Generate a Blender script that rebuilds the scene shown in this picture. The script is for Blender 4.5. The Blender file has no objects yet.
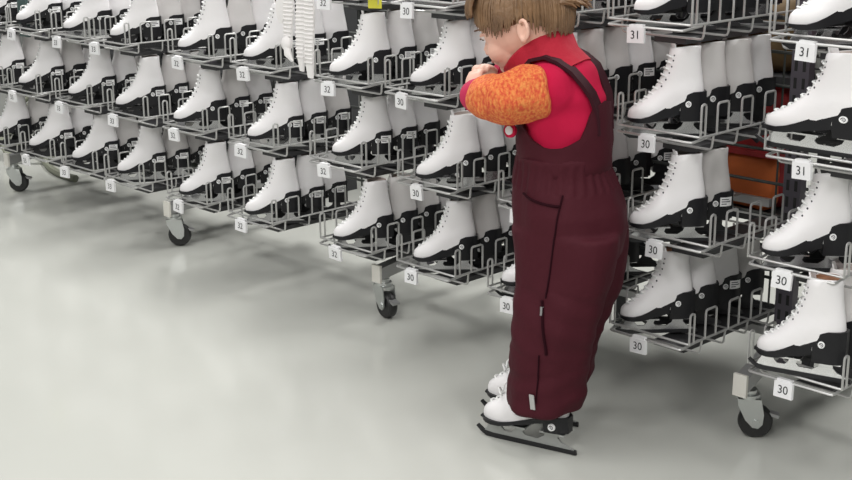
import bpy, bmesh, math, random
from mathutils import Vector, Matrix, noise
import numpy as np
SC = bpy.context.scene
COL = SC.collection
PI = math.pi
random.seed(7)

# ------------------------------------------------------------------ camera
cam_d = bpy.data.cameras.new('camera'); cam = bpy.data.objects.new('camera', cam_d); COL.objects.link(cam)
cam_d.sensor_width = 36.0; cam_d.lens = 1323.9 / 852 * 36.0; cam_d.clip_start = .05; cam_d.clip_end = 100
cam.matrix_world = (Matrix.Translation((0, 0, 1.35)) @ Matrix.Rotation(PI/2 - .2743, 4, 'X') @ Matrix.Rotation(-.0058, 4, 'Z'))
SC.camera = cam
# ------------------------------------------------------------------ world, lights, exposure
W = bpy.data.worlds.new('world'); SC.world = W; W.use_nodes = True
W.node_tree.nodes['Background'].inputs[0].default_value = (.97, 1.0, .96, 1)
W.node_tree.nodes['Background'].inputs[1].default_value = .12
def area(name, loc, sx, sy, power, col=(1, .985, .97), rz=0):
    l = bpy.data.lights.new(name, 'AREA'); l.shape = 'RECTANGLE'; l.size = sx; l.size_y = sy
    l.energy = power; l.color = col
    o = bpy.data.objects.new(name, l); o.location = loc; o.rotation_euler = (0, 0, rz); COL.objects.link(o)
for x, y, e in ((-3.2, -.9, 84), (-.8, -.9, 84), (1.6, -.9, 84), (-3.0, 2.3, 44), (-.8, 2.3, 24), (1.5, 2.3, 24), (-3.2, 6.0, 62), (-.6, 5.6, 84), (2.2, 5.2, 84)):
    area('ceiling_light', (x, y, 3.1), .5, 1.6, e)
SC.view_settings.view_transform = 'Standard'; SC.view_settings.look = 'None'
SC.view_settings.gamma = 1; SC.view_settings.exposure = .19; SC.view_settings.use_curve_mapping = False

# ------------------------------------------------------------------ materials
def mat(name, col, rough=.5, metal=0, spec=.5, bump=None, vary=None, sheen=0, alpha=None, coat=0):
    m = bpy.data.materials.new(name); m.use_nodes = True; nt = m.node_tree; b = nt.nodes['Principled BSDF']
    b.inputs['Base Color'].default_value = (*col, 1); b.inputs['Roughness'].default_value = rough
    b.inputs['Metallic'].default_value = metal; b.inputs['Specular IOR Level'].default_value = spec
    b.inputs['Sheen Weight'].default_value = sheen; b.inputs['Coat Weight'].default_value = coat
    tc = nt.nodes.new('ShaderNodeTexCoord')
    if vary:
        sc_, col2, lo, hi = vary
        n = nt.nodes.new('ShaderNodeTexNoise'); n.inputs['Scale'].default_value = sc_; n.inputs['Detail'].default_value = 4
        r = nt.nodes.new('ShaderNodeValToRGB'); r.color_ramp.elements[0].position = lo; r.color_ramp.elements[1].position = hi
        r.color_ramp.elements[0].color = (*col, 1); r.color_ramp.elements[1].color = (*col2, 1)
        nt.links.new(tc.outputs['Object'], n.inputs['Vector']); nt.links.new(n.outputs['Fac'], r.inputs['Fac'])
        nt.links.new(r.outputs['Color'], b.inputs['Base Color'])
    if bump:
        sc_, st = bump
        n = nt.nodes.new('ShaderNodeTexNoise'); n.inputs['Scale'].default_value = sc_; n.inputs['Detail'].default_value = 3
        bn = nt.nodes.new('ShaderNodeBump'); bn.inputs['Strength'].default_value = st; bn.inputs['Distance'].default_value = .01
        nt.links.new(tc.outputs['Object'], n.inputs['Vector']); nt.links.new(n.outputs['Fac'], bn.inputs['Height'])
        nt.links.new(bn.outputs['Normal'], b.inputs['Normal'])
    return m
M = {
 'floor': mat('floor_vinyl', (.505, .513, .475), .15, spec=.5, vary=(1.3, (.478, .486, .45), .35, .7)),
 'wall': mat('wall_paint', (.55, .56, .54), .8),
 'leather': mat('white_leather', (.80, .785, .79), .42, bump=(60, .06)),
 'leather_shade': mat('shaded_leather', (.62, .60, .59), .5, bump=(60, .06)),  # white leather greyed for deeper skates, their shade put into the colour
 'lining_tan': mat('tan_lining', (.27, .13, .07), .8),
 'lining_pale': mat('pale_lining', (.42, .36, .33), .85),
 'sole': mat('black_sole', (.008, .008, .010), .4, spec=.35),
 'chrome': mat('chrome_blade', (.42, .42, .43), .22, 1),
 'chrome_bright': mat('bright_chrome', (.86, .86, .87), .25, .85),  # lit copy of the chrome above, its brightness put into the colour
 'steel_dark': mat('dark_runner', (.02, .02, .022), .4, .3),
 'blade_grey': mat('grey_blade', (.42, .43, .42), .4, .6),
 'lace': mat('white_lace', (.80, .81, .80), .8),
 'eyelet': mat('dark_eyelet', (.05, .05, .06), .35, .7),
 'button': mat('white_button', (.85, .85, .85), .35),
 'ink': mat('grey_ink', (.10, .10, .11), .6),
 'sticker': mat('white_sticker', (.82, .82, .82), .5),
 'wire': mat('zinc_wire', (.52, .52, .51), .42, .7),
 'tag': mat('white_tag', (.80, .80, .81), .4),
 'tag_ink': mat('black_ink', (.015, .015, .018), .5),
 'beam': mat('dark_beam', (.045, .045, .047), .5, .3),
 'post': mat('slotted_post', (.115, .105, .125), .4, .6),
 'slot': mat('slot_black', (.01, .01, .01), .8),
 'tube': mat('grey_tube', (.36, .36, .36), .4, .6),
 'cap': mat('cream_cap', (.78, .76, .70), .5),
 'fork': mat('zinc_fork', (.62, .64, .63), .3, .9),
 'rubber': mat('black_rubber', (.014, .014, .014), .45),
 'grid': mat('dark_grid', (.055, .06, .055), .5, .4),
 'panel': mat('dark_panel', (.035, .036, .038), .8),
 'hose': mat('hose_grey', (.20, .21, .16), .6),
 'red_bag': mat('red_bag', (.30, .018, .02), .7, bump=(25, .3)),
 'orange_bag': mat('orange_bag', (.50, .11, .02), .7, bump=(25, .3)),
 'black_bag': mat('black_bag', (.016, .016, .02), .7, bump=(18, .4)),
 'brown_cloth': mat('brown_cloth', (.12, .075, .03), .85, bump=(25, .4)),
 'pale_fill': mat('pale_gap', (.60, .61, .57), .7),
 'yellow': mat('yellow_card', (.62, .58, .05), .5),
 'green_post': mat('green_post', (.05, .085, .08), .6),
 'strip': mat('white_strip', (.80, .78, .77), .6),
 'skin': mat('skin', (.75, .47, .37), .5, spec=.3),
 'lip': mat('lip', (.62, .25, .22), .5),
 'hair': mat('hair', (.115, .064, .032), .5, vary=(11, (.25, .145, .072), .38, .72), bump=(90, .3)),
 'eye_white': mat('eye_white', (.75, .74, .72), .2),
 'eye_dark': mat('eye_dark', (.03, .02, .018), .15),
 'red': mat('red_fleece', (.47, .008, .048), .9, spec=.2, bump=(14, .35)),
 'red_rib': mat('red_rib', (.42, .008, .028), .85, bump=(60, .3)),
 'pink': mat('pink_cuff', (.48, .010, .07), .85),
 'orange': mat('orange_knit', (.80, .19, .045), .9, bump=(140, .5)),
 'maroon': mat('maroon_nylon', (.054, .0065, .0125), .75, spec=.2, bump=(22, .35)),
 'maroon_dark': mat('maroon_strap', (.036, .006, .011), .8, spec=.2),
 'seam': mat('maroon_seam', (.020, .003, .006), .9, spec=.1),
 'zip': mat('zip_metal', (.5, .5, .5), .35, .9),
 'reflect': mat('reflective_label', (.45, .45, .44), .4, .4),
}
# flecked knit for the orange sleeves
def fleck():
    nt = M['orange'].node_tree; b = nt.nodes['Principled BSDF']
    tc = nt.nodes.new('ShaderNodeTexCoord'); mp = nt.nodes.new('ShaderNodeMapping'); mp.inputs['Scale'].default_value = (1.3, 1.3, .6)
    mp.inputs['Rotation'].default_value = (.5, .6, .2)
    n = nt.nodes.new('ShaderNodeTexNoise'); n.inputs['Scale'].default_value = 130; n.inputs['Detail'].default_value = 2
    r = nt.nodes.new('ShaderNodeValToRGB'); e = r.color_ramp.elements
    e[0].position = .36; e[0].color = (.58, .075, .03, 1); e[1].position = .66; e[1].color = (.72, .25, .065, 1)
    k = e.new(.48); k.color = (.66, .145, .04, 1)
    nt.links.new(tc.outputs['Object'], mp.inputs[0]); nt.links.new(mp.outputs[0], n.inputs['Vector'])
    nt.links.new(n.outputs['Fac'], r.inputs['Fac']); nt.links.new(r.outputs['Color'], b.inputs['Base Color'])
fleck()

# ------------------------------------------------------------------ mesh helpers
class MB:
    def __init__(self): self.v = []; self.f = []; self.mi = []; self.cur = 0
    def add(self, vs, fs):
        o = len(self.v); self.v += [tuple(p) for p in vs]
        for f in fs: self.f.append(tuple(i + o for i in f)); self.mi.append(self.cur)
        return self
    def box(self, x0, x1, y0, y1, z0, z1, mtx=None):
        vs = [Vector((x, y, z)) for z in (z0, z1) for y in (y0, y1) for x in (x0, x1)]
        if mtx: vs = [mtx @ p for p in vs]
        return self.add(vs, [(0, 2, 3, 1), (4, 5, 7, 6), (0, 1, 5, 4), (2, 6, 7, 3), (0, 4, 6, 2), (1, 3, 7, 5)])
    def loft(self, rings, cap=True, closed=False):
        n = len(rings[0]); vs = [p for r in rings for p in r]; fs = []; m = len(rings)
        for i in range(m - 1 + (1 if closed else 0)):
            a = i * n; b = ((i + 1) % m) * n
            for j in range(n):
                k = (j + 1) % n; fs.append((a + j, a + k, b + k, b + j))
        if cap and not closed:
            fs.append(tuple(reversed(range(n)))); fs.append(tuple(range((m - 1) * n, m * n)))
        return self.add(vs, fs)
    def tube(self, pts, r, n=6, closed=False, flat=None):
        pts = [Vector(p) for p in pts]; m = len(pts); rings = []; up = None
        for i, p in enumerate(pts):
            if closed: t = pts[(i + 1) % m] - pts[i - 1]
            else: t = pts[min(i + 1, m - 1)] - pts[max(i - 1, 0)]
            t.normalize()
            if up is None:
                up = Vector((0, 0, 1)) if abs(t.z) < .9 else Vector((0, 1, 0))
            s = t.cross(up)
            if s.length < 1e-4: s = t.orthogonal()
            s.normalize(); up = s.cross(t).normalized()
            rr = r[i] if isinstance(r, (list, tuple)) else r
            fl = flat if flat else 1
            rings.append([p + s * (rr * math.cos(2*PI*k/n)) + up * (rr * fl * math.sin(2*PI*k/n)) for k in range(n)])
        return self.loft(rings, True, closed)
    def wire(self, pts, r, n=6):
        # rounded corners
        P = [Vector(p) for p in pts]; out = [P[0]]
        for i in range(1, len(P) - 1):
            a = (P[i-1] - P[i]); b = (P[i+1] - P[i]); q = min(.007, a.length * .45, b.length * .45)
            out += [P[i] + a.normalized() * q, P[i] + (a.normalized() + b.normalized()) * q * .28, P[i] + b.normalized() * q]
        out.append(P[-1]); return self.tube(out, r, n)
    def cyl(self, c, axis, r, h, n=20, r2=None):
        c = Vector(c); a = Vector(axis).normalized(); s = a.orthogonal().normalized(); t = a.cross(s); r2 = r if r2 is None else r2
        return self.loft([[c + a * z + (s * math.cos(2*PI*k/n) + t * math.sin(2*PI*k/n)) * q for k in range(n)] for z, q in ((-h/2, r), (h/2, r2))])
    def ball(self, c, rx, ry=None, rz=None, mtx=None, nu=14, nv=9):
        ry = rx if ry is None else ry; rz = rx if rz is None else rz; c = Vector(c); rings = []
        for i in range(nv):
            th = PI * (i + .5) / nv
            ring = []
            for k in range(nu):
                p = Vector((rx*math.sin(th)*math.cos(2*PI*k/nu), ry*math.sin(th)*math.sin(2*PI*k/nu), -rz*math.cos(th)))
                if mtx: p = mtx @ p
                ring.append(c + p)
            rings.append(ring)
        return self.loft(rings)
    def mesh(self, name, mats, smooth=True, sharp=40):
        me = bpy.data.meshes.new(name); me.from_pydata(self.v, [], self.f)
        for m in (mats if isinstance(mats, (list, tuple)) else [mats]): me.materials.append(m)
        me.polygons.foreach_set('material_index', self.mi)
        bm = bmesh.new(); bm.from_mesh(me); bmesh.ops.recalc_face_normals(bm, faces=bm.faces)
        for e in bm.edges:
            if len(e.link_faces) == 2 and e.calc_face_angle(0) > math.radians(sharp): e.smooth = False
        for f in bm.faces: f.smooth = smooth
        bm.to_mesh(me); bm.free(); return me
def link(name, me, parent=None, loc=(0, 0, 0), rot=(0, 0, 0), kind=None):
    o = bpy.data.objects.new(name, me); COL.objects.link(o); o.location = loc; o.rotation_euler = rot
    if parent: o.parent = parent
    if kind: o['kind'] = kind
    return o
def tag(o, label, cat, group=None):
    o['label'] = label; o['category'] = cat
    if group: o['group'] = group
    return o
def thing(name, label, cat, group=None, loc=(0, 0, 0), rz=0, rot=None):
    o = link(name, None, None, loc, rot or (0, 0, rz)); o.empty_display_size = .05
    return tag(o, label, cat, group)
def remesh(me, voxel, smooth_it=4, fac=.5, name=None):
    """one continuous surface out of overlapping closed shells"""
    o = bpy.data.objects.new('tmp', me); COL.objects.link(o)
    r = o.modifiers.new('r', 'REMESH'); r.mode = 'VOXEL'; r.voxel_size = voxel
    s = o.modifiers.new('s', 'SMOOTH'); s.iterations = smooth_it; s.factor = fac
    dg = bpy.context.evaluated_depsgraph_get(); dg.update()
    new = bpy.data.meshes.new_from_object(o.evaluated_get(dg)); bpy.data.objects.remove(o)
    for p in new.polygons: p.use_smooth = True
    if name: new.name = name
    return new
def displace(me, amp, scale, seed=0, stretch=(1, 1, 1), fn=None):
    n = len(me.vertices); no = np.zeros(n * 3); me.vertices.foreach_get('normal', no); no = no.reshape(-1, 3)
    for i, v in enumerate(me.vertices):
        p = Vector((v.co.x * stretch[0], v.co.y * stretch[1], v.co.z * stretch[2])) * scale + Vector((seed, seed * 1.7, 0))
        a = amp * noise.noise(p)
        if fn: a = fn(v.co, a)
        v.co += Vector(no[i]) * a
    me.update(); return me
def text_mesh(s, size):
    c = bpy.data.curves.new('t', 'FONT'); c.body = s; c.size = size; c.align_x = 'CENTER'; c.align_y = 'CENTER'; c.extrude = .0004
    o = bpy.data.objects.new('t', c); COL.objects.link(o); dg = bpy.context.evaluated_depsgraph_get(); dg.update()
    me = bpy.data.meshes.new_from_object(o.evaluated_get(dg)); bpy.data.objects.remove(o)
    return [v.co.copy() for v in me.vertices], [tuple(p.vertices) for p in me.polygons]

# ------------------------------------------------------------------ setting
AZ = -.7974
RX, RY = -.0827, 3.6727                    # a point on the front line of the racks
D = Vector((math.cos(AZ), math.sin(AZ), 0)); N = Vector((-D.y, D.x, 0))
def tn(t, n, z=0): return Vector((RX, RY, 0)) + D * t + N * n + Vector((0, 0, z))
link('floor', MB().box(-9, 9, -3, 14, -.05, 0).mesh('floor', M['floor'], False), kind='structure')
link('wall_back', MB().box(-7, 7, 0, .1, 0, 3.2).mesh('wall_back', M['wall'], False), None, tn(0, 4.2), (0, 0, AZ), 'structure')

# ------------------------------------------------------------------ skate rack
SW, SD, ROW, Z0 = .235, .50, .25, .256
NCOMP = 5; PITCH = .10
WR = .0029
def shelf_mesh():
    b = MB()
    b.wire([(-.0, SD, 0), (0, .002, 0), (SW, .002, 0), (SW, SD, 0)], WR)
    b.wire([(.012, .06, -.006), (.012, -.014, -.012), (SW - .012, -.014, -.012), (SW - .012, .06, -.006)], WR * 1.15)
    for k in range(NCOMP): b.wire([(0, .055 + PITCH * k, -.001), (.004, .055 + PITCH * k, -.036), (SW - .004, .055 + PITCH * k, -.036), (SW, .055 + PITCH * k, -.001)], WR)
    return b.mesh('wire_shelf', M['wire'])
def hoop_mesh(w, h): return MB().wire([(0, 0, -.002), (0, 0, h), (0, w, h), (0, w, -.002)], WR).mesh('wire_hoop', M['wire'])
SHELF = shelf_mesh(); HOOP_S = hoop_mesh(.018, .075); HOOP_L = hoop_mesh(.045, .072)
BEAM = MB().box(.085, .175, .07, SD + .02, -.054, -.0405).mesh('support_beam', M['beam'], False)  # support beam, widened into a dark sheet for the shade under the shelf
def tag_mesh(s, hw=.023):
    b = MB(); b.box(-hw, hw, -.004, .004, -.0385, -.002); b.box(-.018, .018, -.002, .010, -.006, .004)
    b.cur = 1; vs, fs = text_mesh(s, .027)
    b.add([(v.x, -.0046 + v.z * .2, v.y - .0205) for v in vs], fs)
    return b.mesh('number_tag', [M['tag'], M['tag_ink']], False)
TAGS = {s: tag_mesh(s, .023 if s < '32' else .028) for s in ('30', '31', '32', '33')}
# column -> start along the rack line, per row offsets measured from the photo
COLT = {0: -2.60, 1: -2.24, 2: -1.905, 3: -1.575, 4: -1.165, 5: -.80, 6: -.358, 7: -.012, 8: .37, 9: .772, 10: 1.163}
SHELF_T = {(1, 2): -2.255, (1, 1): -2.290, (1, 0): -2.224, (2, 2): -1.898, (2, 1): -1.911, (2, 0): -1.907, (3, 2): -1.625, (3, 1): -1.535, (3, 0): -1.59, (4, 2): -1.123, (4, 1): -1.178, (4, 0): -1.178,
           (5, 2): -.771, (5, 1): -.799, (5, 0): -.822, (6, 2): -.35, (6, 1): -.385, (6, 0): -.348, (7, 2): -.043, (7, 1): .005, (7, 0): -.003, (8, 1): .392, (8, 0): .355, (9, 3): .736, (9, 2): .774, (9, 1): .814,
           (9, 0): .772, (10, 3): 1.169, (10, 2): 1.176, (10, 1): 1.151, (10, 0): 1.168}
def shelf_t(c, r): return SHELF_T.get((c, r), COLT[c])
NUM = lambda c, r: '33' if c <= 3 else '32' if c <= 6 else ('31' if (r == 3 and c >= 8) or (c == 10 and r >= 2) else '30')
NCOMPS = {}
def caster_fork():
    b = MB()
    b.cyl((0, 0, .118), (0, 0, 1), .019, .012); b.cyl((0, 0, .108), (0, 0, 1), .026, .010)
    for s in (-1, 1):
        x = s * .021
        prof = [(-.028, .104), (.028, .104), (.036, .066), (.034, .040), (.024, .029), (.010, .031), (-.008, .050), (-.026, .086)]
        b.loft([[(x + q, y, z) for y, z in prof] for q in (-.0016, .0016)])
        b.cyl((x + s * .003, .018, .044), (1, 0, 0), .009, .005, 10)
    b.box(-.0225, .0225, -.026, .026, .100, .104)
    return b.mesh('caster', M['fork'])
def caster_brake():
    return MB().box(-.012, .012, .032, .056, .070, .078, Matrix.Rotation(-.25, 4, 'X')).mesh('brake_pedal', M['tube'], False)
def wheel_mesh():
    b = MB(); R = .0425
    prof = [(-.0155, .0), (-.0155, .030), (-.016, .036), (-.012, R - .002), (0, R), (.012, R - .002), (.016, .036), (.0155, .030), (.0155, .0)]
    n = 28
    b.loft([[(x, .018 + r * math.cos(2*PI*k/n), .0425 + r * math.sin(2*PI*k/n)) for k in range(n)] for x, r in ((p[0], max(p[1], .004)) for p in prof)])
    b.cur = 1
    for s in (-1, 1): b.cyl((s * .0165, .018, .0425), (1, 0, 0), .014, .003, 14)
    return b.mesh('wheel', [M['rubber'], M['tube']])
FORK = caster_fork(); WHEEL = wheel_mesh(); BRAKE = caster_brake()
def post_mesh(h):
    b = MB(); b.box(-.024, .024, -.013, .013, .12, h)
    b.cur = 1; z = .16
    while z < h - .05:
        for s in (-1, 1):
            b.box(s * .011 - .004, s * .011 + .004, -.0138, .0138, z, z + .026)
        z += .042
    return b.mesh('upright_post', [M['post'], M['slot']], False)
POST = post_mesh(1.22)

def rack(label, wt, tend, cols, rows, rise, foot=True, yaw_c=0.0, fy=.14):
    t = thing('skate_rack', label, 'rack', 'rolling skate racks', tn(wt, 0), AZ)
    # local x along the rack line, local y into depth, origin on the floor at the left foot
    if foot:
        fo = MB(); zz = .145
        fo.loft([[(x, y, z + q) for x, q in ((-.018, -.019), (.018, -.019), (.018, .019), (-.018, .019))]
                 for y, z in ((.115, zz), (.36, zz + rise), (.60, zz + rise * .6), (.83, zz))])
        fb = link('foot_beam', fo.mesh('foot_beam', M['tube'], False), t)
        link('end_cap', MB().box(-.0185, .0185, .108, .1165, zz - .0285, zz + .0275).mesh('end_cap', M['cap'], False), fb)
        w0 = tn(wt, .14); yaw_c = math.atan2(-w0.y, -w0.x) - AZ + math.radians(yaw_c)     # axle swivelled by the caster
        for (yy, zr) in ((fy, yaw_c), (.80, .6)):
            ca = link('caster', FORK, t, (0, yy, 0), (0, 0, zr)); link('wheel', WHEEL, ca); link('brake_pedal', BRAKE, ca)
        link('upright_post', POST, t, (-.035, .36, 0))
    L = tend - wt
    for z in (.16, 1.2): link('cross_rail', MB().box(-.03, L, .425, .445, z, z + .022).mesh('cross_rail', M['tube'], False), t)
    g = MB()
    z = .30
    while z < 1.2:
        g.tube([(-.03, .48, z), (L, .48, z)], .0045); z += .085
    x = .02
    while x < L:
        g.tube([(x, .487, .2), (x, .487, 1.2)], .0032); x += .16
    link('back_grid', g.mesh('back_grid', M['grid']), t)
    for c in cols:
        for r in rows[c]:
            s = link('wire_shelf', SHELF, t, (shelf_t(c, r) - wt, 0, Z0 + ROW * r))
            link('support_beam', BEAM, s)
            tg = link('number_tag', TAGS[NUM(c, r)], s, ((.062 if c <= 3 else .088 if c < 9 else .105) + random.uniform(-.010, .010), -.018, -.010), (random.uniform(-.1, .1), random.uniform(-.05, .05), random.uniform(-.08, .08)))
            for side in (0, SW):
                link('wire_hoop', HOOP_S, s, (side, .002, 0))
                for k in range(1, 4): link('wire_hoop', HOOP_L, s, (side, .055 + PITCH * (k - 1) + .012, 0))
    return t
ROWS = {0: (0, 1, 2), 1: (0, 1, 2), 2: (0, 1, 2), 3: (0, 1, 2), 4: (0, 1, 2), 5: (0, 1, 2), 6: (0, 1, 2, 3), 7: (0, 1, 2, 3), 8: (0, 1, 2, 3), 9: (0, 1, 2, 3), 10: (0, 1, 2, 3)}
rack('grey wire skate rack on casters at the far left of the photo', -2.585, -1.43, (0, 1, 2, 3), ROWS, .02, yaw_c=-15)
rack('wire skate rack on casters, second from the left, hung with white ribbed strips', -1.36, -.285, (4, 5, 6), ROWS, .02, yaw_c=-5)
rack('wire skate rack on casters directly behind the child', -.215, 1.02, (7, 8, 9), ROWS, .03, yaw_c=-58)
rack('nearest wire skate rack, cut by the right edge, on its large front caster', 1.085, 2.0, (10,), ROWS, .10, yaw_c=5, fy=.155)

# ------------------------------------------------------------------ ice skate (toe towards +x, origin under the middle of the blade, on the ground)
def lift(x):                                # height of the insole, toe (0) to heel (.2)
    q = min(max((x - .03) / .14, 0), 1); return .050 + .030 * q * q * (3 - 2 * q)
def interp(tab, z):
    for (a, p), (b, q) in zip(tab, tab[1:]):
        if z <= b: return p + (q - p) * (z - a) / (b - a)
    return tab[-1][1]
def foot_half(x):
    return interp([(0, .010), (.008, .020), (.025, .029), (.06, .034), (.11, .0275), (.16, .0275), (.185, .024), (.197, .014), (.2, .008)], x)
NS = 26
FRONT = [(0, 0), (.010, -.002), (.022, .002), (.032, .012), (.040, .028), (.050, .042), (.060, .055), (.070, .066), (.085, .079), (.105, .091), (.125, .099), (.155, .104)]
BACK = [(0, .198), (.03, .199), (.06, .195), (.09, .189), (.12, .184), (.155, .184)]
def slice_ring(z, inset=0):
    xf, xb = interp(FRONT, z) + inset, interp(BACK, z) - inset; cx = (xf + xb) / 2; rx = (xb - xf) / 2
    low = max(0, 1 - z / .05); ring = []
    wmax = interp([(0, .034), (.02, .036), (.045, .033), (.075, .028), (.11, .029), (.155, .033)], z) - inset
    for k in range(NS):
        a = 2 * PI * k / NS
        ca, sa = math.cos(a), math.sin(a)
        ex = .8
        x = cx - rx * math.copysign(abs(ca) ** .85, ca)
        y = wmax * math.copysign(abs(sa) ** .9, sa)
        # plan of a foot at the bottom, oval higher up
        fh = foot_half(min(max(x, 0), .2)) * 1.06
        y = y * (1 - low) + math.copysign(min(abs(y), fh), y) * low
        # toe cap and vamp are rounded across
        zt = z + lift(x) * 1.0
        if z > .138: zt += (.11 * (.14 - x)) * (z - .138) / .017 * .9
        ring.append(Vector((.1 - x, y, zt)))
    return ring
def boot_mesh(m):
    zs = [0, .006, .014, .022, .029, .035, .041, .048, .056, .064, .073, .085, .098, .112, .126, .140, .155]
    rings = [slice_ring(z) for z in zs]
    rings += [[p + Vector((0, 0, .002)) for p in slice_ring(.155, .003)], slice_ring(.145, .005), slice_ring(.12, .006)]
    b = MB(); b.loft(rings)
    # tongue
    t = []
    for z, dz in ((.12, 0), (.15, 0), (.162, .010)):
        xf = interp(FRONT, min(z, .155)) + .008 - (.006 if z > .155 else 0)
        t.append([(.1 - (xf + (0 if abs(y) < .01 else .004) + q), y, z + lift(xf) + dz) for q, ys in ((0, (-.018, -.008, .008, .018)), (.004, (.018, .008, -.008, -.018))) for y in ys])
    b.loft(t)
    return b.mesh('boot', m, True, 60)
def lining_mesh(m):
    b = MB(); b.loft([slice_ring(.1500, .0035), slice_ring(.1545, .0030), slice_ring(.1555, .0055), slice_ring(.1450, .0062), slice_ring(.1250, .0068)])
    return b.mesh('lining', m)
def sole_mesh(thin=False):
    b = MB(); xs = [-.004, .0, .006, .015, .03, .05, .07, .09, .105, .118, .128, .1315, .1325, .14, .1515, .1525, .165, .18, .192, .199, .203]
    rings = []
    for x in xs:
        xc = min(max(x, 0), .2); hw = foot_half(xc) + .0035
        zt = lift(xc) + .004 + .036 * max(0, min(1, (x - .028) / .135)) ** 1.15
        if thin: zt = lift(xc) + .002 + (.004 if x > .152 else 0)
        zb = lift(xc) - .007 + max(0, .012 - x) * .35
        if x >= (.152 if thin else .132): zb = .050 if thin else .046
        elif x > .10: zb = lift(xc) - .010
        hb = hw * (.98 if x < .13 else .86)
        rings.append([Vector((.1 - x, y, z)) for y, z in ((-hw, zt), (-hw, (zt * .6 + zb * .4)), (-hb, zb), (hb, zb), (hw, (zt * .6 + zb * .4)), (hw, zt))])
    b.loft(rings); return b.mesh('sole', M['sole'], True, 50)
def holder_mesh(m):
    b = MB()
    b.box(.1 - .105, .1 - .012, -.018, .018, .0405, .0445); b.box(.1 - .195, .1 - .138, -.016, .016, .0425, .0465)
    def stan(pts, w=.0035): b.loft([[(.1 - x, s, z) for x, z in pts] for s in (-w, w)])
    stan([(.006, .020), (.022, .041), (.092, .041), (.078, .033), (.072, .020)]) if False else None
    stan([(.000, .012), (.010, .030), (.020, .042), (.044, .042), (.040, .030), (.048, .022), (.066, .022), (.074, .030), (.078, .042), (.098, .042), (.092, .028), (.098, .022), (.128, .021), (.142, .030), (.148, .043), (.176, .043), (.174, .032), (.184, .022), (.200, .016), (.212, .012), (.212, .008), (.0, .008)], .0022)
    return b.mesh('blade_holder', m, False)
def runner_mesh(full):
    b = MB(); h = .011 if not full else .013
    pts = [(-.020, .020), (-.016, .024), (-.002, h + .003), (.02, h), (.216, h), (.218, .002), (.03, 0), (.005, .001), (-.010, .010)]
    b.loft([[(.1 - x, s, z) for x, z in pts] for s in (-.0032, .0032)]); return b.mesh('runner', M['steel_dark'], False)
def side_pt(x, zrel, out=.0):
    # a point on the side of the boot (near side = -y)
    fh = foot_half(x) + .004 + out; return fh
def button_mesh(side, z=.090, x=.152):
    b = MB(); y = side * (foot_half(.165) + .0035); c = (.1 - x, y, z)
    b.cyl(c, (0, side, 0), .0088, .004, 18, .0075)
    b.cur = 1
    c2 = Vector(c) + Vector((0, side * .0022, 0))
    b.tube([c2 + Vector((.0042 * math.cos(a) , 0, .0042 * math.sin(a))) for a in [2*PI*k/12 for k in range(10)]], .0008, 4)
    b.tube([c2 + Vector((.002, 0, .002)), c2 + Vector((-.002, 0, 0)), c2 + Vector((.002, 0, -.002))], .0007, 4)
    return b.mesh('button', [M['button'], M['ink']])
def sticker_mesh(side=1):
    b = MB(); cols_ = [(.164, 0), (.172, 0), (.180, .0), (.190, 0), (.197, 0)]
    rows = []
    for x, _ in cols_:
        y = side * (foot_half(x) + .0052)
        rows.append([(.1 - x, y, .106), (.1 - x, y, .083), (.1 - x, y - side * .0015, .083), (.1 - x, y - side * .0015, .106)])
    b.loft(rows); b.cur = 1
    for zc, x0, x1 in ((.101, .168, .188), (.095, .168, .193), (.089, .168, .182)):
        rr = [[(.1 - x, side * (foot_half(x) + .0056), zc + q) for q in (-.0013, .0013)] for x in [x0 + (x1 - x0) * i / 4 for i in range(5)]]
        vs = [p for r_ in rr for p in r_]; b.add(vs, [(2*i, 2*i+1, 2*i+3, 2*i+2) for i in range(4)])
    return b.mesh('size_sticker', [M['sticker'], M['ink']], False)
def laces_mesh():
    b = MB()
    zs = [.036, .044, .053, .062, .072, .085, .099, .113, .127, .141]
    prev = None
    for i, z in enumerate(zs):
        xf = interp(FRONT, z); w = .011 + .001 * i
        c = Vector((.1 - xf + .0035, 0, z + lift(xf) + .002))
        a, d = c + Vector((-.008, -w, -.004)), c + Vector((-.008, w, -.004))
        b.tube([a, c + Vector((-.0008, -w * .5, -.0010)), c + Vector((.0005, 0, -.0006)), c + Vector((-.0008, w * .5, -.0010)), d], .0024, 6)
        if prev: b.tube([prev[0], (prev[0] + d) / 2 + Vector((.005, 0, .003)), d], .002, 5)
        prev = (a, d)
    return b.mesh('laces', M['lace'])
def eyelet_mesh():
    b = MB()
    for i, z in enumerate([.078, .092, .106, .120, .134, .146]):
        xf = interp(FRONT, z)
        for s in (-1, 1):
            b.ball((.1 - xf - .010, s * (.0175 + .0006 * i), z + lift(xf) - .002), .0032, nu=8, nv=5)
    return b.mesh('eyelets', M['eyelet'])
BOOT = boot_mesh(M['leather']); BOOT_SHADE = boot_mesh(M['leather_shade'])
LIN_T = lining_mesh(M['lining_tan']); LIN_P = lining_mesh(M['lining_pale'])
SOLE = sole_mesh(); SOLE_T = sole_mesh(True); HOLD = holder_mesh(M['chrome']); RUN = runner_mesh(False); HOLD_SHADE = holder_mesh(M['steel_dark']); HOLD_B = holder_mesh(M['chrome_bright']); HOLD_G = holder_mesh(M['blade_grey'])  # near-black holder copy has the shade under the soles in its colour
BUT_L, BUT_R = button_mesh(1), button_mesh(-1); BUT_TL, BUT_TR = button_mesh(1, .066, .172), button_mesh(-1, .066, .172); LACE = laces_mesh(); EYE = eyelet_mesh(); STK_L = sticker_mesh(1); STK_R = sticker_mesh(-1)
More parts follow.
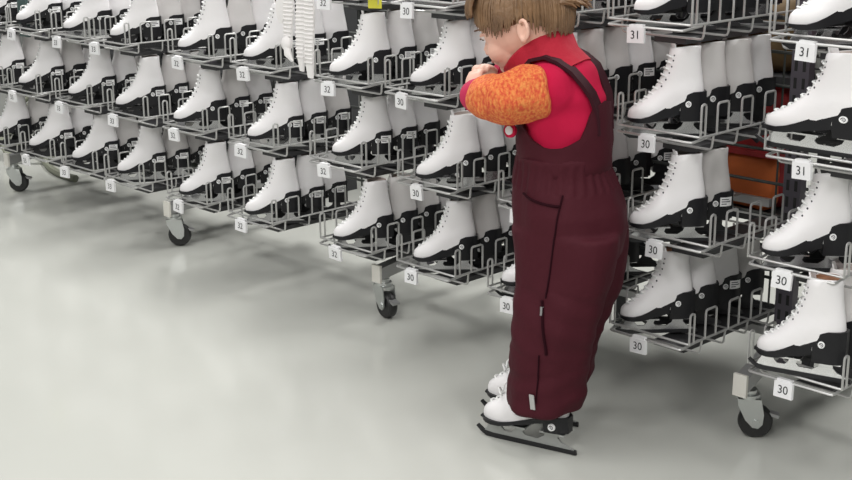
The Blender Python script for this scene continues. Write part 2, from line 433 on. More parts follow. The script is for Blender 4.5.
def fit_skate(root, boot=BOOT, lin=LIN_P, sticker=False, eyelets=False, hold=HOLD, detail=True):
    link('boot', boot, root); link('lining', lin, root); link('sole', SOLE, root)
    link('blade_holder', hold, root); link('runner', RUN, root)
    link('button', BUT_L, root)
    if detail: link('laces', LACE, root); link('button', BUT_R, root)
    if eyelets: link('eyelets', EYE, root)
    if sticker: link('size_sticker', STK_L, root)
COLNAME = {0: 'column at the left edge', 1: 'leftmost complete column', 2: 'second complete column from left', 3: 'third complete column from left',
           4: 'column over the second caster', 5: 'column left of the hanging strips', 6: 'column right of the hanging strips', 7: 'column left of the child',
           8: 'column hidden behind the child', 9: 'column right of the child', 10: 'column at the right edge'}
ROWNAME = {0: 'bottom', 1: 'second-lowest', 2: 'third-lowest', 3: 'topmost'}
ORD = ['front', 'second', 'third', 'fourth', 'fifth']
YAW = {0: 52, 1: 52, 2: 52, 3: 52, 4: 50, 5: 48, 6: 47, 7: 46, 8: 46, 9: 45, 10: 38}
SIZE = {(10, 0): 1.07, (10, 1): 1.06, (10, 2): 1.0, (10, 3): 1.08}
YAWX = {(10, 0): 14, (10, 2): 3, (10, 3): 42}
DEEP = {0: 3, 1: 3, 2: 3, 3: 3, 4: 3, 5: 3, 6: 4, 7: 4, 8: 5, 9: 4, 10: 3}
# where the toe of each front skate sits (along the rack line, into the rack)
TOE = {(10, 3): (1.215, .0), (10, 2): (1.169, .013), (10, 1): (1.179, .014), (10, 0): (1.206, -.025), (9, 3): (.779, .045), (9, 2): (.797, .011), (9, 1): (.825, -.003), (9, 0): (.788, .022), (8, 1): (.414, .03), (8, 0): (.383, .028),
       (7, 2): (.02, .04), (7, 1): (.076, .006), (7, 0): (.048, .02), (6, 2): (-.292, .009), (6, 1): (-.325, .04), (6, 0): (-.288, .005), (5, 2): (-.736, .029), (5, 1): (-.711, .012), (5, 0): (-.73, .004),
       (4, 2): (-1.09, .02), (4, 1): (-1.14, .02), (4, 0): (-1.11, .008), (3, 2): (-1.54, .035), (3, 1): (-1.535, .035), (3, 0): (-1.555, .035), (2, 2): (-1.868, .033), (2, 1): (-1.88, .04), (2, 0): (-1.88, .035),
       (1, 2): (-2.265, .05), (1, 1): (-2.26, .035), (1, 0): (-2.22, .035)}
SINK = .031                                 # blades stand down between the wires of the tray
HIDDEN = {(0, 2, 2), (1, 2, 2), (2, 2, 2), (6, 3, 1), (6, 3, 2), (6, 3, 3), (7, 2, 2), (7, 2, 3), (7, 3, 2), (7, 3, 3), (10, 0, 2)}   # nothing of these shows
def put_skate(c, r, k):
    if (c, r, k) in HIDDEN or (c == 9 and r == 1 and k > 1): return
    rnd = random.Random(c * 100 + r * 10 + k)
    yaw = YAWX.get((c, r), YAW[c]); yaw = math.radians(yaw + rnd.uniform(-3, 3))
    # toe points to the front and left: local +x of the skate = -(cos yaw, sin yaw) in rack axes
    tx, ty = TOE.get((c, r), (shelf_t(c, r) + .045, .022))
    SKX, SKY, SKZ = (q * SIZE.get((c, r), 1) for q in (.90, .95, .95))
    if (c, r) == (10, 2): SKX *= 1.42
    on_top = (c, r) in ((10, 0), (10, 2))
    cx = tx + .1 * SKX * math.cos(yaw) + .002 * k + (rnd.uniform(-.004, .004) if k else 0); cy = ty + .1 * SKX * math.sin(yaw) + PITCH * k
    p = tn(cx, cy, Z0 + ROW * r + (.004 if on_top else -SINK))
    tan = (c in (7, 8, 9, 10) and rnd.random() < .45) or (c, r, k) in ((10, 0, 0), (7, 0, 0), (9, 0, 0), (9, 0, 1))
    if c == 10 and r == 0 and k == 0: lab = 'nearest white ice skate with tan lining, bottom shelf at the right edge'
    else:
        lab = f"{ORD[k]} white ice skate{' from the front' if k else ''}, {ROWNAME[r]} shelf, {COLNAME[c]}"
    t = thing('ice_skate', lab, 'skate', 'white figure skates on the racks', p, 0, (0, 0, AZ + PI + yaw))
    t.scale = (SKX, SKY, SKZ)
    stick = (rnd.random() < (.7 if c <= 6 else .15)) and (c, r, k) not in ((7, 2, 0), (7, 0, 0), (6, 2, 0), (6, 0, 0), (2, 2, 0)) and not (c >= 9 and k == 0)
    shaded = k > 0 and rnd.random() < .5  # half of the rear boots take the leather with shade in its colour
    fit_skate(t, BOOT_SHADE if shaded else BOOT, LIN_T if tan else LIN_P, stick, c >= 4 and k == 0, HOLD_B if on_top and k == 0 else HOLD if (k == 0 and c > 3) or rnd.random() < .25 else HOLD_SHADE, k == 0 or c >= 6)
    return t
for c in COLT:
    for r in ROWS[c]:
        for k in range(DEEP[c]): put_skate(c, r, k)

# ------------------------------------------------------------------ dark shelving behind the racks, partly added to darken gaps, and what lies on it
st = thing('storage_shelf', 'low dark shelving with bags, behind the column at the right edge', 'shelf', None, tn(.36, .56), AZ)
for z, w in ((.42, .66), (.80, 1.08)): link('shelf_board', MB().box(0, w, 0, .30, z, z + .018).mesh('shelf_board', M['panel'], False), st)
for x in (.015, .645, 1.065):
    for y in (.015, .285): link('leg', MB().box(x - .012, x + .012, y - .012, y + .012, 0, 1.2).mesh('leg', M['panel'], False), st)
far = thing('added_shelving', 'long dark shelving added far behind the skate racks to darken the gaps', 'shelving', None, tn(-6.5, 3.3), AZ)  # added so that the gaps between the skates look dark
link('back_panel', MB().box(0, 10, .50, .52, .05, 2.2).mesh('back_panel', M['panel'], False), far)
for z in (.12, .55, 1.0, 1.5): link('shelf_board', MB().box(0, 10, 0, .50, z, z + .03).mesh('shelf_board', M['panel'], False), far)
for x in (0, 2, 4, 6, 8, 10): link('upright', MB().box(x - .02, x + .02, -.005, .03, 0, 2.2).mesh('upright', M['panel'], False), far)
cab = thing('added_cabinet', 'low dark cabinet added close behind the far left rack to darken its gaps', 'cabinet', None, tn(-3.9, .93), AZ)  # added dark backing, keeps bright floor out of the left gaps
link('back_panel', MB().box(0, 2.35, .28, .30, .06, 1.25).mesh('back_panel', M['panel'], False), cab)
for z in (.06, .46, .86): link('shelf_board', MB().box(0, 2.35, 0, .28, z, z + .02).mesh('shelf_board', M['panel'], False), cab)
for x in (.01, 1.17, 2.34): link('side_panel', MB().box(x - .01, x + .01, 0, .28, 0, 1.25).mesh('side_panel', M['panel'], False), cab)
def soft_box(name, sx, sy, sz, m, seed, bulge=.02, voxel=.012):
    b = MB(); n = 9
    rings = []
    for i in range(n):
        z = i / (n - 1); q = 1 - .35 * abs(2 * z - 1) ** 6
        rings.append([Vector((sx * q * math.copysign(abs(math.cos(a)) ** .45, math.cos(a)), sy * q * math.copysign(abs(math.sin(a)) ** .45, math.sin(a)), z * sz)) for a in [2*PI*k/24 for k in range(24)]])
    b.loft(rings); me = remesh(b.mesh(name, m), voxel, 3, .5, name)
    return displace(me, bulge, 9, seed)
bp = thing('backpack', 'red and orange backpack on the low dark shelving between the last two racks', 'backpack', None, tn(.78, .68, .438), AZ)
link('pack_body', soft_box('pack_body', .10, .075, .355, M['red_bag'], 1), bp)
link('front_pocket', soft_box('front_pocket', .085, .03, .155, M['orange_bag'], 4, .008), bp, (0, -.08, .008))
link('pocket_flap', MB().box(-.088, .088, -.116, -.06, .158, .172).mesh('pocket_flap', M['red_bag']), bp)
link('buckle', MB().tube([(-.03, -.112, .215), (-.01, -.12, .225), (.02, -.12, .215), (.035, -.112, .20)], .008).mesh('buckle', M['black_bag']), bp)
link('strap', MB().box(-.085, .085, -.122, -.108, .028, .05).mesh('strap', M['tube']), bp)
def blob(name, lab, cat, t, n, z, sx, sy, sz, m, seed, part=None):
    o = link(name, soft_box(name, sx, sy, sz, m, seed), None, tn(t, n, z), (0, 0, AZ)); tag(o, lab, cat); return o
blob('filler_bag', 'black bag added to fill the dark beside the red backpack on the dark shelving', 'bag', .56, .70, .438, .10, .10, .24, M['black_bag'], 8)  # both black bags are added to fill the dark behind the rack
blob('filler_bag', 'black bag added to fill the dark above the red backpack on the upper dark shelf', 'bag', .60, .70, .818, .13, .10, .22, M['black_bag'], 11)
blob('cloth_bag', 'brown cloth bag on the upper dark shelf between the two right columns', 'bag', .83, .68, .818, .085, .08, .19, M['brown_cloth'], 5)
blob('red_bag', 'dark red bag on the upper dark shelf behind the right edge column', 'bag', 1.12, .70, .818, .12, .09, .30, M['red_bag'], 15)
# added pale shape, standing in for bright floor seen through a gap
mb = thing('pale_shape', 'small pale netted shape added for a bright gap left of the right edge column', 'bag', None, tn(.945, .60, .818), AZ)
link('pale_core', soft_box('pale_core', .035, .025, .11, M['pale_fill'], 3, .006, .007), mb)
nb = MB()
for x in (-.02, .0, .02): nb.tube([(x, -.03, .0), (x * .8, -.034, .05), (x * .7, -.028, .11)], .002, 5)
for z in (.03, .06, .09): nb.tube([(-.038, -.026, z), (0, -.034, z), (.038, -.026, z)], .002, 5)
link('netting', nb.mesh('netting', M['black_bag']), mb)

# ------------------------------------------------------------------ hoses on the floor at the far left
hb = MB()
for k in range(3):
    rr = .17 - .018 * k
    hb.tube([(rr * math.cos(a), .09 * math.sin(a) , .02 + rr + rr * .98 * math.sin(a + .2)) for a in [2*PI*i/36 for i in range(36)]], .012, 8, True)
link_h = tag(link('hose_coil', hb.mesh('hose_coil', M['hose']), None, tn(-3.12, .52, .0), (0, 0, AZ + .4)), 'coiled grey-green hose standing at the left edge behind the farthest caster', 'hose')
for j, (off, lab) in enumerate(((.0, 'front grey-green hose lying on the floor under the far left rack'), (.13, 'rear grey-green hose lying on the floor under the far left rack'))):
    h2 = MB(); pts = []
    for i in range(30):
        q = i / 29; pts.append(tn(-3.7 + 1.15 * q, .50 + off + .09 * math.sin(q * 5 + j * 1.3), .017))
    h2.tube(pts, .017, 8); tag(link('hose', h2.mesh('hose', M['hose'])), lab, 'hose')

# ------------------------------------------------------------------ white ribbed strips hanging from the rack
def strip_obj(t, n, ztop, zbot, w, lab, ribs=True, twist=.3, knot=False):
    o = thing('hanging_strip', lab, 'strip', 'white strips hanging from the rack', tn(t, n, ztop), AZ)
    L = ztop - zbot; b = MB(); rings = []
    for i in range(16):
        q = i / 15; a = twist * math.sin(q * 4); x = .004 * math.sin(q * 6); ww = w * (1 if q < .86 else 1 - (q - .86) * 2.2)
        rings.append([Vector((x + sx * ww * math.cos(a) - sy * math.sin(a), sy * math.cos(a) + sx * ww * math.sin(a), -L * q)) for sx, sy in ((-1, -.003), (1, -.003), (1, .003), (-1, .003))])
    b.loft(rings); link('band', b.mesh('band', M['strip'], True, 30), o)
    if ribs:
        rb = MB(); i = 0
        while i * .012 < L * .84:
            z = -.004 - i * .012; q = -z / L; a = twist * math.sin(q * 4); x = .004 * math.sin(q * 6)
            rb.tube([(x - w * math.cos(a), -w * math.sin(a) - .004, z), (x + w * math.cos(a), w * math.sin(a) - .004, z)], .0030, 6); i += 1
        link('ribbing', rb.mesh('ribbing', M['strip']), o)
    if knot:
        kn = MB(); kn.ball((0, -.012, -L + .015), .020, .014, .022); kn.tube([(0, -.012, -L + .02), (.01, -.016, -L - .015), (.028, -.014, -L - .035)], [.010, .012, .004], 7)
        link('knot', kn.mesh('knot', M['strip']), o)
    return o
strip_obj(-.462, -.030, 1.02, .905, .017, 'short smooth white strip, leftmost of the hanging bunch', False, .3)
strip_obj(-.418, -.038, 1.02, .835, .017, 'white ribbed strip with a knot, second from left in the hanging bunch', True, .2, True)
strip_obj(-.372, -.030, 1.02, .770, .016, 'long white ribbed strip, third from left in the hanging bunch', True, .35)
strip_obj(-.325, -.036, 1.02, .755, .017, 'long white ribbed strip, rightmost of the hanging bunch', True, .15)
# yellow cards
def card(t, n, z, w, h, lab, rz=0):
    o = thing('yellow_tag', lab, 'tag', None, tn(t, n, z), AZ + rz)
    link('card', MB().box(-w, w, -.002, .002, 0, h).mesh('card', M['yellow'], False), o)
    link('clip', MB().box(-w * .45, w * .45, -.005, -.002, h * .35, h).mesh('clip', M['black_bag'], False), o)
card(-.135, .05, .965, .020, .12, 'yellow card above the skates left of the child', .5)
gp = thing('hanging_banner', 'dark green hanging banner with yellow top at the upper left corner', 'banner', None, tn(-2.30, .10, .70), AZ)
link('cloth', MB().box(-.035, .035, -.006, .006, 0, .30).mesh('cloth', M['green_post'], False), gp)
link('yellow_band', MB().box(-.0355, .0355, -.0065, .0065, .20, .27).mesh('yellow_band', M['yellow'], False), gp)

# ------------------------------------------------------------------ the child (local x = forward, y = the child's left, z up)
OX, OY = .252, 3.04
CH_RZ = math.atan2(.507, -.862)
def ell(c, ax, bx, ra, rb, n=20, p=1.0):
    c = Vector(c); ax = Vector(ax).normalized(); bx = Vector(bx).normalized()
    return [c + ax * (ra * math.copysign(abs(math.cos(2*PI*k/n)) ** p, math.cos(2*PI*k/n))) + bx * (rb * math.copysign(abs(math.sin(2*PI*k/n)) ** p, math.sin(2*PI*k/n))) for k in range(n)]
X, Y, Z = Vector((1, 0, 0)), Vector((0, 1, 0)), Vector((0, 0, 1))
PCH = math.radians(22)
HF, HU, HC = Vector((math.cos(PCH), 0, -math.sin(PCH))), Vector((math.sin(PCH), 0, math.cos(PCH))), Vector((.026, 0, 1.008))
HM = Matrix(((HF.x, 0, HU.x), (0, 1, 0), (HF.z, 0, HU.z)))
def hp(f, s, u): return HC + HF * f + Y * s + HU * u
def hand(b, wrist, pdir, fdir, side, s=1.0):
    """palm, four fingers of different lengths and a thumb; pdir = palm normal, fdir = finger direction"""
    w = Vector(wrist); f = Vector(fdir).normalized(); p = Vector(pdir); p = (p - f * p.dot(f)).normalized(); t = f.cross(p) * side
    b.loft([[w + f * d + t * (a * math.cos(q)) + p * (h * math.sin(q)) for q in [2*PI*k/12 for k in range(12)]] for d, a, h in ((-.02, .017, .014), (0, .018, .013), (.018, .024, .012), (.038, .026, .011), (.048, .022, .008))])
    for i, (o, L) in enumerate(((.018, .034), (.0065, .039), (-.006, .036), (-.018, .028))):
        a = w + f * .040 + t * o; d1 = (f + p * .35).normalized(); d2 = (f * .45 + p * .9).normalized(); d3 = (-f * .25 + p).normalized()
        p1 = a + d1 * L * .48; p2 = p1 + d2 * L * .32; p3 = p2 + d3 * L * .25
        b.tube([a - f * .01, a, (a + p1) / 2, p1, p2, p3], [.0062, .0064, .006, .0062, .0057, .0045], 8)
    a = w + f * .012 + t * .020; p1 = a + (t * .8 + f * .6 + p * .3).normalized() * .018; p2 = p1 + (f * .9 + p * .6 + t * .1).normalized() * .016
    b.tube([a - t * .008, a, p1, p2], [.008, .0078, .0068, .005], 8)
SHL, SHR = Vector((-.062, .095, .868)), Vector((-.062, -.095, .868))
ELB, WRI = Vector((.004, .146, .853)), Vector((.110, .094, .846))
ELR, WRR = Vector((.050, -.125, .825)), Vector((.130, -.062, .868))
bd = MB()
# skull, face
bd.ball(hp(-.004, 0, .008), .109, .088, .106, HM, 28, 18)
bd.ball(hp(.040, 0, -.045), .064, .066, .056, HM, 20, 12)          # jaw and cheeks
for s in (-1, 1): bd.ball(hp(.055, s * .036, -.040), .041, .033, .036, HM)
bd.ball(hp(.078, 0, -.082), .019, .022, .016, HM)                  # chin
bd.ball(hp(.082, 0, .018), .020, .055, .022, HM)                   # brow
bd.tube([hp(.092, 0, .008), hp(.104, 0, -.014), hp(.115, 0, -.032)], [.0085, .010, .0115], 10)    # nose
for s in (-1, 1): bd.ball(hp(.111, s * .009, -.036), .008, .007, .006, HM)
bd.ball(hp(.101, 0, -.053), .010, .019, .0065, HM); bd.ball(hp(.098, 0, -.064), .010, .016, .0065, HM)   # lips
for s in (-1, 1):                                                    # ears: rim, lobe and bowl
    e = [hp(-.036 + .014 * math.cos(a) - .004 * math.sin(a), s * (.088 + .008 * (1 - math.cos(a)) * .6), -.022 + .022 * math.sin(a)) for a in [2*PI*k/14 for k in range(14)]]
    bd.tube(e, .0050, 7, True); bd.ball(hp(-.036, s * .083, -.022), .013, .008, .020, HM); bd.ball(hp(-.028, s * .089, -.044), .008, .006, .008, HM)
# neck, trunk
bd.loft([ell((-.060, 0, .84), X, Y, .09, .10), ell((-.058, 0, .885), X, Y, .07, .085), ell((-.045, 0, .91), X, Y, .05, .05), ell((-.02, 0, .95), X, Y, .047, .046), ell((0, 0, .99), X, Y, .047, .05)])
bd.loft([ell((-.10, 0, .50), X, Y, .09, .10), ell((-.09, 0, .62), X, Y, .085, .10), ell((-.08, 0, .74), X, Y, .085, .095), ell((-.066, 0, .85), X, Y, .082, .102), ell((-.06, 0, .885), X, Y, .06, .085)])
for s, sh, el, wr in ((1, SHL, ELB, WRI), (-1, SHR, ELR, WRR)):
    bd.tube([sh - Y * s * .03, sh, (sh + el) / 2, el, (el + wr) / 2, wr], [.036, .036, .032, .028, .025, .018], 12)
for s, xs in ((1, -.10), (-1, -.045)):
    bd.tube([(-.095, s * .05, .54), (-.085, s * .062, .40), (-.075, s * .07, .30), (xs + .005, s * .073, .16), (xs, s * .073, .13), (xs + .01, s * .073, .122)], [.062, .058, .045, .036, .026, .022], 14)
    bd.tube([(xs + .0, s * .073, .118), (xs + .04, s * .073, .106), (xs + .075, s * .073, .094)], [.020, .020, .013], 10)
hand(bd, WRI + Vector((.006, -.008, .003)), (-.2, -1, .1), (.15, -.5, .85), 1)
hand(bd, WRR + Vector((.004, .006, .002)), (.1, 1, -.2), (.1, .75, .5), -1)
body = remesh(bd.mesh('person', M['skin']), .0034, 3, .5, 'person')
child = link('person', body, None, (OX, OY, 0), (0, 0, CH_RZ))
tag(child, 'small child in red top, orange sleeves and maroon snow overalls, head bent, standing on skates', 'person')
# eyes, mouth
for s in (-1, 1):
    ey = link('eye', MB().ball(hp(.0905, s * .034, .000), .0115, .0125, .008, HM).mesh('eye', M['eye_white']), child)
    link('iris', MB().ball(hp(.0990, s * .034, -.003), .0035, .0058, .0050, HM, 10, 6).mesh('iris', M['eye_dark']), ey)
    link('eyelid', MB().ball(hp(.0900, s * .034, .0045), .0130, .0145, .0075, HM).mesh('eyelid', M['skin']), ey)
    link('lashes', MB().tube([hp(.1045 - 40 * q * q, s * .034 + q, -.0015 - 14 * q * q) for q in (-.012, -.006, 0, .006, .012)], .0016, 5).mesh('lashes', M['hair']), ey)
    link('eyebrow', MB().tube([hp(.110 - 18 * (q * q), s * .034 + q, .020) for q in (-.014, -.007, 0, .007, .014)], [.001, .0020, .0022, .0020, .001], 5).mesh('eyebrow', M['hair']), child)
link('lips', MB().tube([hp(.1105 - 30 * q * q, q, -.0585) for q in (-.014, -.007, 0, .007, .014)], [.001, .0030, .0036, .0030, .001], 7).mesh('lips', M['lip']), child)
# hair: cap of combed strands from the crown
hm = MB(); rh = random.Random(3)
CR = Vector((-.32, 0, .95)).normalized()           # crown direction in head axes (f, s, u)
E1 = Vector((CR.z, 0, -CR.x)); E2 = Vector((0, 1, 0))
HR = (.119, .098, .119)
def hdir(th, ph):
    return CR * math.cos(th) + (E1 * math.cos(ph) + E2 * math.sin(ph)) * math.sin(th)
def hpos(th, ph, lift_=0):
    v = hdir(th, ph); q = Vector((v.x * HR[0], v.y * HR[1], v.z * HR[2] + .008)); q += v * lift_
    return hp(q.x, q.y, q.z)
def hend(ph):
    a = abs((ph + PI) % (2 * PI) - PI)             # 0 front .. pi back
    return math.radians(interp([(0, 84), (.5, 87), (.8, 95), (1.1, 102), (1.4, 104), (1.62, 96), (1.85, 88), (2.05, 95), (2.3, 103), (2.6, 105), (3.15, 106)], a))
cap = []
for i in range(14):
    q = i / 13; cap.append([hpos(max(.03, hend(2*PI*k/40) * .93 * q), 2*PI*k/40, -.003) for k in range(40)])
hm.loft(cap)
for ring in range(900):
    ph = rh.uniform(0, 2 * PI); te = hend(ph) * rh.uniform(.84, 1.04); ts = te * rh.choice((.05, .05, .2, .4)) ; pts = []; rad = []
    d_ = rh.uniform(-.12, .12); lf = rh.uniform(.001, .0055)
    for i in range(8):
        q = i / 7; th = ts + (te - ts) * q
        pts.append(hpos(th, ph + d_ * math.sin(q * 2.2), lf * math.sin(PI * min(q * 1.1 + .08, 1)))); rad.append(.0036 * (1 - .75 * q ** 3) * (.5 + .5 * min(1, q * 4)))
    hm.tube(pts, rad, 5)
# fringe swept over the brow, and the tuft at the back of the head
for i in range(70):
    ph = rh.uniform(-.75, .75); pts = []
    for j in range(7):
        q = j / 6; th = math.radians(48 + rh.uniform(34, 42) * q + rh.uniform(-1, 1)); pts.append(hpos(th, ph + .1 * q, .004 + .016 * math.sin(PI * q * .75)))
    hm.tube(pts, [.004, .005, .005, .005, .0045, .0035, .001], 5)
for i in range(36):
    a0 = rh.uniform(-.5, .5); p0 = hpos(math.radians(72), PI + a0 * .8, 0)
    d0 = Vector((-.9, a0 * .6, rh.uniform(-.1, .5))).normalized(); L = rh.uniform(.03, .06)
    hm.tube([p0, p0 + d0 * L * .4 + Z * .003, p0 + d0 * L * .75, p0 + d0 * L - Z * .008], [.006, .0055, .004, .001], 5)
link('hair', hm.mesh('hair', M['hair'], True, 70), child)

# red top
def shirt():
    b = MB()
    b.loft([ell((-.082, 0, .66), X, Y, .098, .100, 32), ell((-.080, 0, .74), X, Y, .101, .104, 32), ell((-.076, 0, .80), X, Y, .102, .108, 32), ell((-.070, 0, .85), X, Y, .100, .113, 32),
            ell((-.062, 0, .885), X, Y, .092, .112, 32), ell((-.056, 0, .915), X, Y, .080, .095, 32), ell((-.048, 0, .938), X, Y, .066, .072, 32), ell((-.04, 0, .952), X, Y, .055, .055, 32)])
    for s, sh in ((1, SHL), (-1, SHR)): b.ball(sh + Vector((-.008, -s * .012, -.004)), .066, .050, .066)
    me = remesh(b.mesh('shirt', M['red']), .006, 6, .5, 'shirt')
    return displace(me, .006, 14, 3, (1, 1, 1.6))
sh_o = link('shirt', shirt(), child)
NX = Vector((.66, 0, .75)); AXL = Vector((.75, 0, -.66))
co = MB(); rings = []
for d_, ra, rb, off in ((-.095, .082, .098, 0), (-.055, .078, .084, 0), (-.018, .088, .076, 0), (.006, .094, .075, 0), (.010, .090, .071, 0), (.002, .082, .063, 0), (-.05, .064, .060, 0)):
    rings.append(ell(Vector((-.004, 0, .950)) + NX * d_, AXL, Y, ra, rb, 40))
co.loft(rings); link('collar', displace(co.mesh('collar', M['red_rib']), .004, 22, 9), sh_o)
def sleeve(sh, el, wr, s, name):
    b = MB(); d = []
    pts = [sh + (sh - el) * .20, sh + (sh - el) * .14, sh + (sh - el) * .03, sh * .6 + el * .4, el * .85 + sh * .15 + Vector((0, s * .006, 0)), el * .7 + wr * .3 + Vector((0, s * .004, 0)), el * .5 + wr * .5, el * .28 + wr * .72]
    b.tube(pts, [.030, .050, .062, .064, .060, .057, .051, .044], 24)
    me = remesh(b.mesh(name, M['orange']), .0055, 5, .5, name); return displace(me, .009, 20, 5, (1, 1, 1))
for s, sh, el, wr in ((1, SHL, ELB, WRI), (-1, SHR, ELR, WRR)):
    sl = link('sleeve', sleeve(sh, el, wr, s, 'sleeve'), sh_o); sl['label'] = 'orange flecked knit sleeve'
    ax = (wr - el).normalized(); a = el * .30 + wr * .70
    cu = MB(); cu.tube([a - ax * .006, a + ax * .010, a + ax * .030, a + ax * .042, a + ax * .034], [.043, .043, .038, .033, .022], 20)
    link('cuff', cu.mesh('cuff', M['pink']), sh_o)

# maroon overalls
def leg_rings(s, dx, hem):
    T = [(.112, .018, -.166), (.13, .018, -.172), (.155, .012, -.182), (.19, .006, -.180), (.232, .010, -.182), (.285, .006, -.190), (.336, .004, -.204), (.39, .002, -.218), (.438, .004, -.230), (.50, .012, -.238), (.545, .020, -.240)]
    out = []
    for z, f, bk in T:
        w = interp([(.112, .082), (.2, .080), (.35, .088), (.55, .080)], z)
        cy = interp([(.112, .074), (.3, .072), (.55, .058)], z) * s
        sh = (.012 if s < 0 and z > .4 else 0) + dx * interp([(.112, 1), (.25, .6), (.45, 0), (.6, 0)], z)
        out.append(ell(((f + bk) / 2 + sh, cy, z), X, Y, (f - bk) / 2 * (1 if s > 0 else .92), w, 28, .92))
    return out
ov = MB()
ov.loft(leg_rings(1, 0, .112)); ov.loft(leg_rings(-1, .045, .112))
ov.loft([ell((-.098, 0, .48), X, Y, .125, .125, 36), ell((-.099, 0, .545), X, Y, .136, .138, 36), ell((-.097, 0, .59), X, Y, .134, .138, 36), ell((-.088, 0, .636), X, Y, .122, .130, 36), ell((-.079, 0, .672), X, Y, .112, .120, 36), ell((-.078, 0, .690), X, Y, .108, .117, 36), ell((-.077, 0, .715), X, Y, .109, .118, 36)])
def wr_(co, a):
    k = 1.0
    if .64 < co.z < .70: a += .0022 * math.sin(60 * math.atan2(co.y, co.x + .08) * .5)      # gathered waist
    if co.z < .22: a += .0016 * math.sin(co.z * 90 + 1.5 * co.x * 20 + 2 * noise.noise(co * 9))
    if .26 < co.z < .42: a += .0016 * math.sin(co.z * 85 - co.x * 40 + 2.5 * noise.noise(co * 7))
    return a
ovm = displace(remesh(ov.mesh('overalls', M['maroon']), .006, 5, .5, 'overalls'), .010, 12, 6, (1.3, 1.3, .55), wr_)
ovo = link('overalls', ovm, child)
# bib: ring that dips under the arms and rises front and back
bb = MB(); nphi = 48; lay = []
def bib_top(ph):
    a = abs((ph + PI) % (2 * PI) - PI); return interp([(0, .862), (.62, .858), (.95, .80), (1.25, .762), (1.6, .745), (2.0, .748), (2.35, .764), (2.52, .80), (2.7, .832), (3.15, .845)], a)
def shirt_c(z):
    return (interp([(.66, -.082), (.74, -.080), (.80, -.076), (.85, -.070), (.9, -.06)], z), interp([(.66, .106), (.74, .108), (.80, .108), (.85, .106), (.9, .094)], z), interp([(.66, .112), (.74, .112), (.80, .114), (.85, .118), (.9, .11)], z))
for i in range(9):
    q = i / 8; r_o = []
    for k in range(nphi):
        ph = 2 * PI * k / nphi; z = .668 + (bib_top(ph) - .668) * q; c, rx, ry = shirt_c(z); tk = -.010 if i == 0 else 0; rx += tk; ry += tk
        r_o.append(Vector((c + (rx + .003) * math.cos(ph), (ry + .003) * math.sin(ph), z)))
    lay.append(r_o)
inn = [[Vector((p.x * .94 - .005, p.y * .94, p.z)) for p in r_] for r_ in (lay[-1], lay[4], lay[0])]
bb.loft(lay + inn, True)
link('bib', displace(bb.mesh('bib', M['maroon'], True, 60), .005, 18, 2), ovo)
from mathutils.bvhtree import BVHTree
SBV = BVHTree.FromPolygons([v.co for v in sh_o.data.vertices], [tuple(p.vertices) for p in sh_o.data.polygons])
def on_shirt(p):
    c = Vector((-.072, p.y * .55, .83)); d_ = (p - c).normalized(); hit = SBV.ray_cast(c + d_ * .4, -d_)
    return hit[0] + d_ * .003 if hit[0] is not None else p
for s in (-1, 1):
    P = [(-.180, s * .028, .770), (-.182, s * .030, .800), (-.183, s * .034, .826), (-.172, s * .044, .862), (-.156, s * .055, .892), (-.128, s * .064, .922), (-.092, s * .071, .938), (-.062, s * .070, .940), (-.034, s * .076, .925), (-.008, s * .084, .900), (.010, s * .074, .870), (.026, s * .054, .845)]
    b = MB(); rings = []
    P = [on_shirt(Vector(p)) for p in P]
    for i, p in enumerate(P):
        t = (P[min(i+1, len(P)-1)] - P[max(i-1, 0)]).normalized(); sd = (Y - t * Y.dot(t)).normalized(); nn = t.cross(sd).normalized()
        if nn.dot(p - Vector((-.07, 0, .82))) < 0: nn = -nn
        rings.append([p + sd * (a * .018) + nn * h for a, h in ((-1, -.002), (1, -.002), (1, .006), (-1, .006))])
    b.loft(rings); link('shoulder_strap', b.mesh('shoulder_strap', M['maroon_dark'], True, 50), ovo)
def on_leg(x, z, off=.004, s=1):
    """outer side of the near trouser leg / hip"""
    o = ovm
    best = None
    for v in o.vertices:
        if abs(v.co.z - z) < .006 and abs(v.co.x - x) < .008 and v.co.y * s > 0:
            if best is None or abs(v.co.y) > abs(best): best = v.co.y
    return Vector((x, (best if best is not None else .15 * s) + off * s, z))
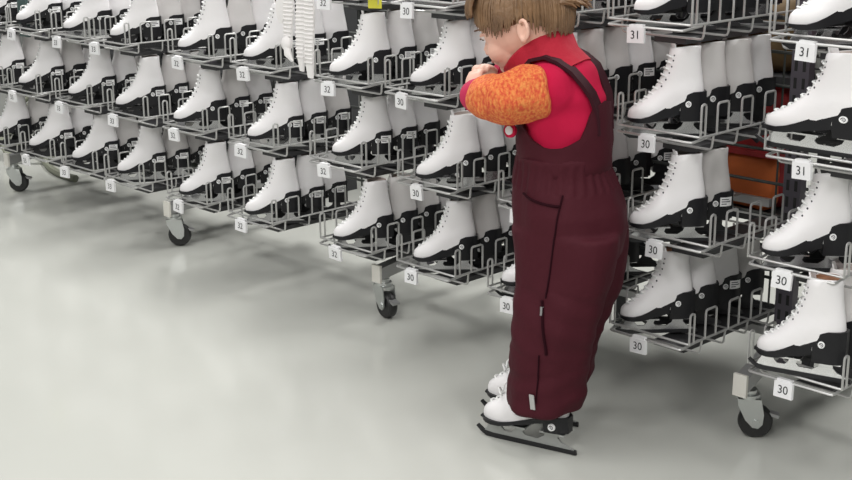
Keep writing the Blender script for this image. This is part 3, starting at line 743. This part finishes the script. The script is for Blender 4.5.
def seam(name, pts, r, m, par=None, n=6): 
    return link(name, MB().tube([on_leg(*p, off=r * .3) for p in pts], r, n).mesh(name, m), par or ovo)
seam('side_seam', [(-.134 + .0013 * i, z) for i, z in enumerate([.645 - .0125 * i for i in range(20)])], .0022, M['seam'])
seam('pocket_opening', [(-.034 - .0107 * i, .637 - .016 * math.sin(i / 10 * PI / 2) - .003 * math.sin(i / 10 * PI)) for i in range(10)], .003, M['seam'])
zz = seam('leg_zip', [(-.100 - .0015 * i, .400 - .0115 * i) for i in range(12)], .0038, M['seam'])
seam('zip_pull', [(-.101, .386), (-.1015, .378), (-.102, .366)], .0045, M['zip'], zz)
seam('calf_seam', [(-.10 + .0006 * i, .27 - .012 * i) for i in range(11)], .002, M['seam'])
pa = on_leg(-.084, .165, .003); pb = on_leg(-.088, .143, .003)
lb = MB(); lb.loft([[pa + Vector((q, h, .006)) for q, h in ((-.006, 0), (.006, 0), (.006, .003), (-.006, .003))], [pb + Vector((q, h, -.008)) for q, h in ((-.006, 0), (.006, 0), (.006, .003), (-.006, .003))]])
lo = link('reflective_label', lb.mesh('reflective_label', M['reflect'], False), ovo)
bg = MB(); cB = Vector((.010, .100, .775))
bg.cyl(cB, (.2, 1, .1), .017, .006, 20); bg.cur = 1; bg.cyl(cB + Vector((.001, .004, 0)), (.2, 1, .1), .010, .004, 18)
link('badge', bg.mesh('badge', [M['red'], M['button']]), ovo, )['label'] = 'white disc with red rim hanging under the arm'
# worn skates
for s, cx, yaw in ((1, -.030, 0), (-1, .034, .06)):
    sk = link('ice_skate', BOOT, child, (cx, s * .074, 0), (0, 0, yaw)); sk.scale = (1.13, 1.13, 1.13)
    link('lining', LIN_P, sk); link('sole', SOLE_T, sk); link('blade_holder', HOLD_G, sk); link('runner', RUN, sk); link('button', BUT_TL, sk); link('button', BUT_TR, sk); link('laces', LACE, sk)
    bw = MB()
    for q in (-1, 1):
        bw.tube([(.058, 0, .108), (.060, q * .010, .122), (.056, q * .022, .128), (.050, q * .026, .116), (.054, q * .012, .107)], .0022, 6)
    link('lace_bow', bw.mesh('lace_bow', M['lace']), sk)
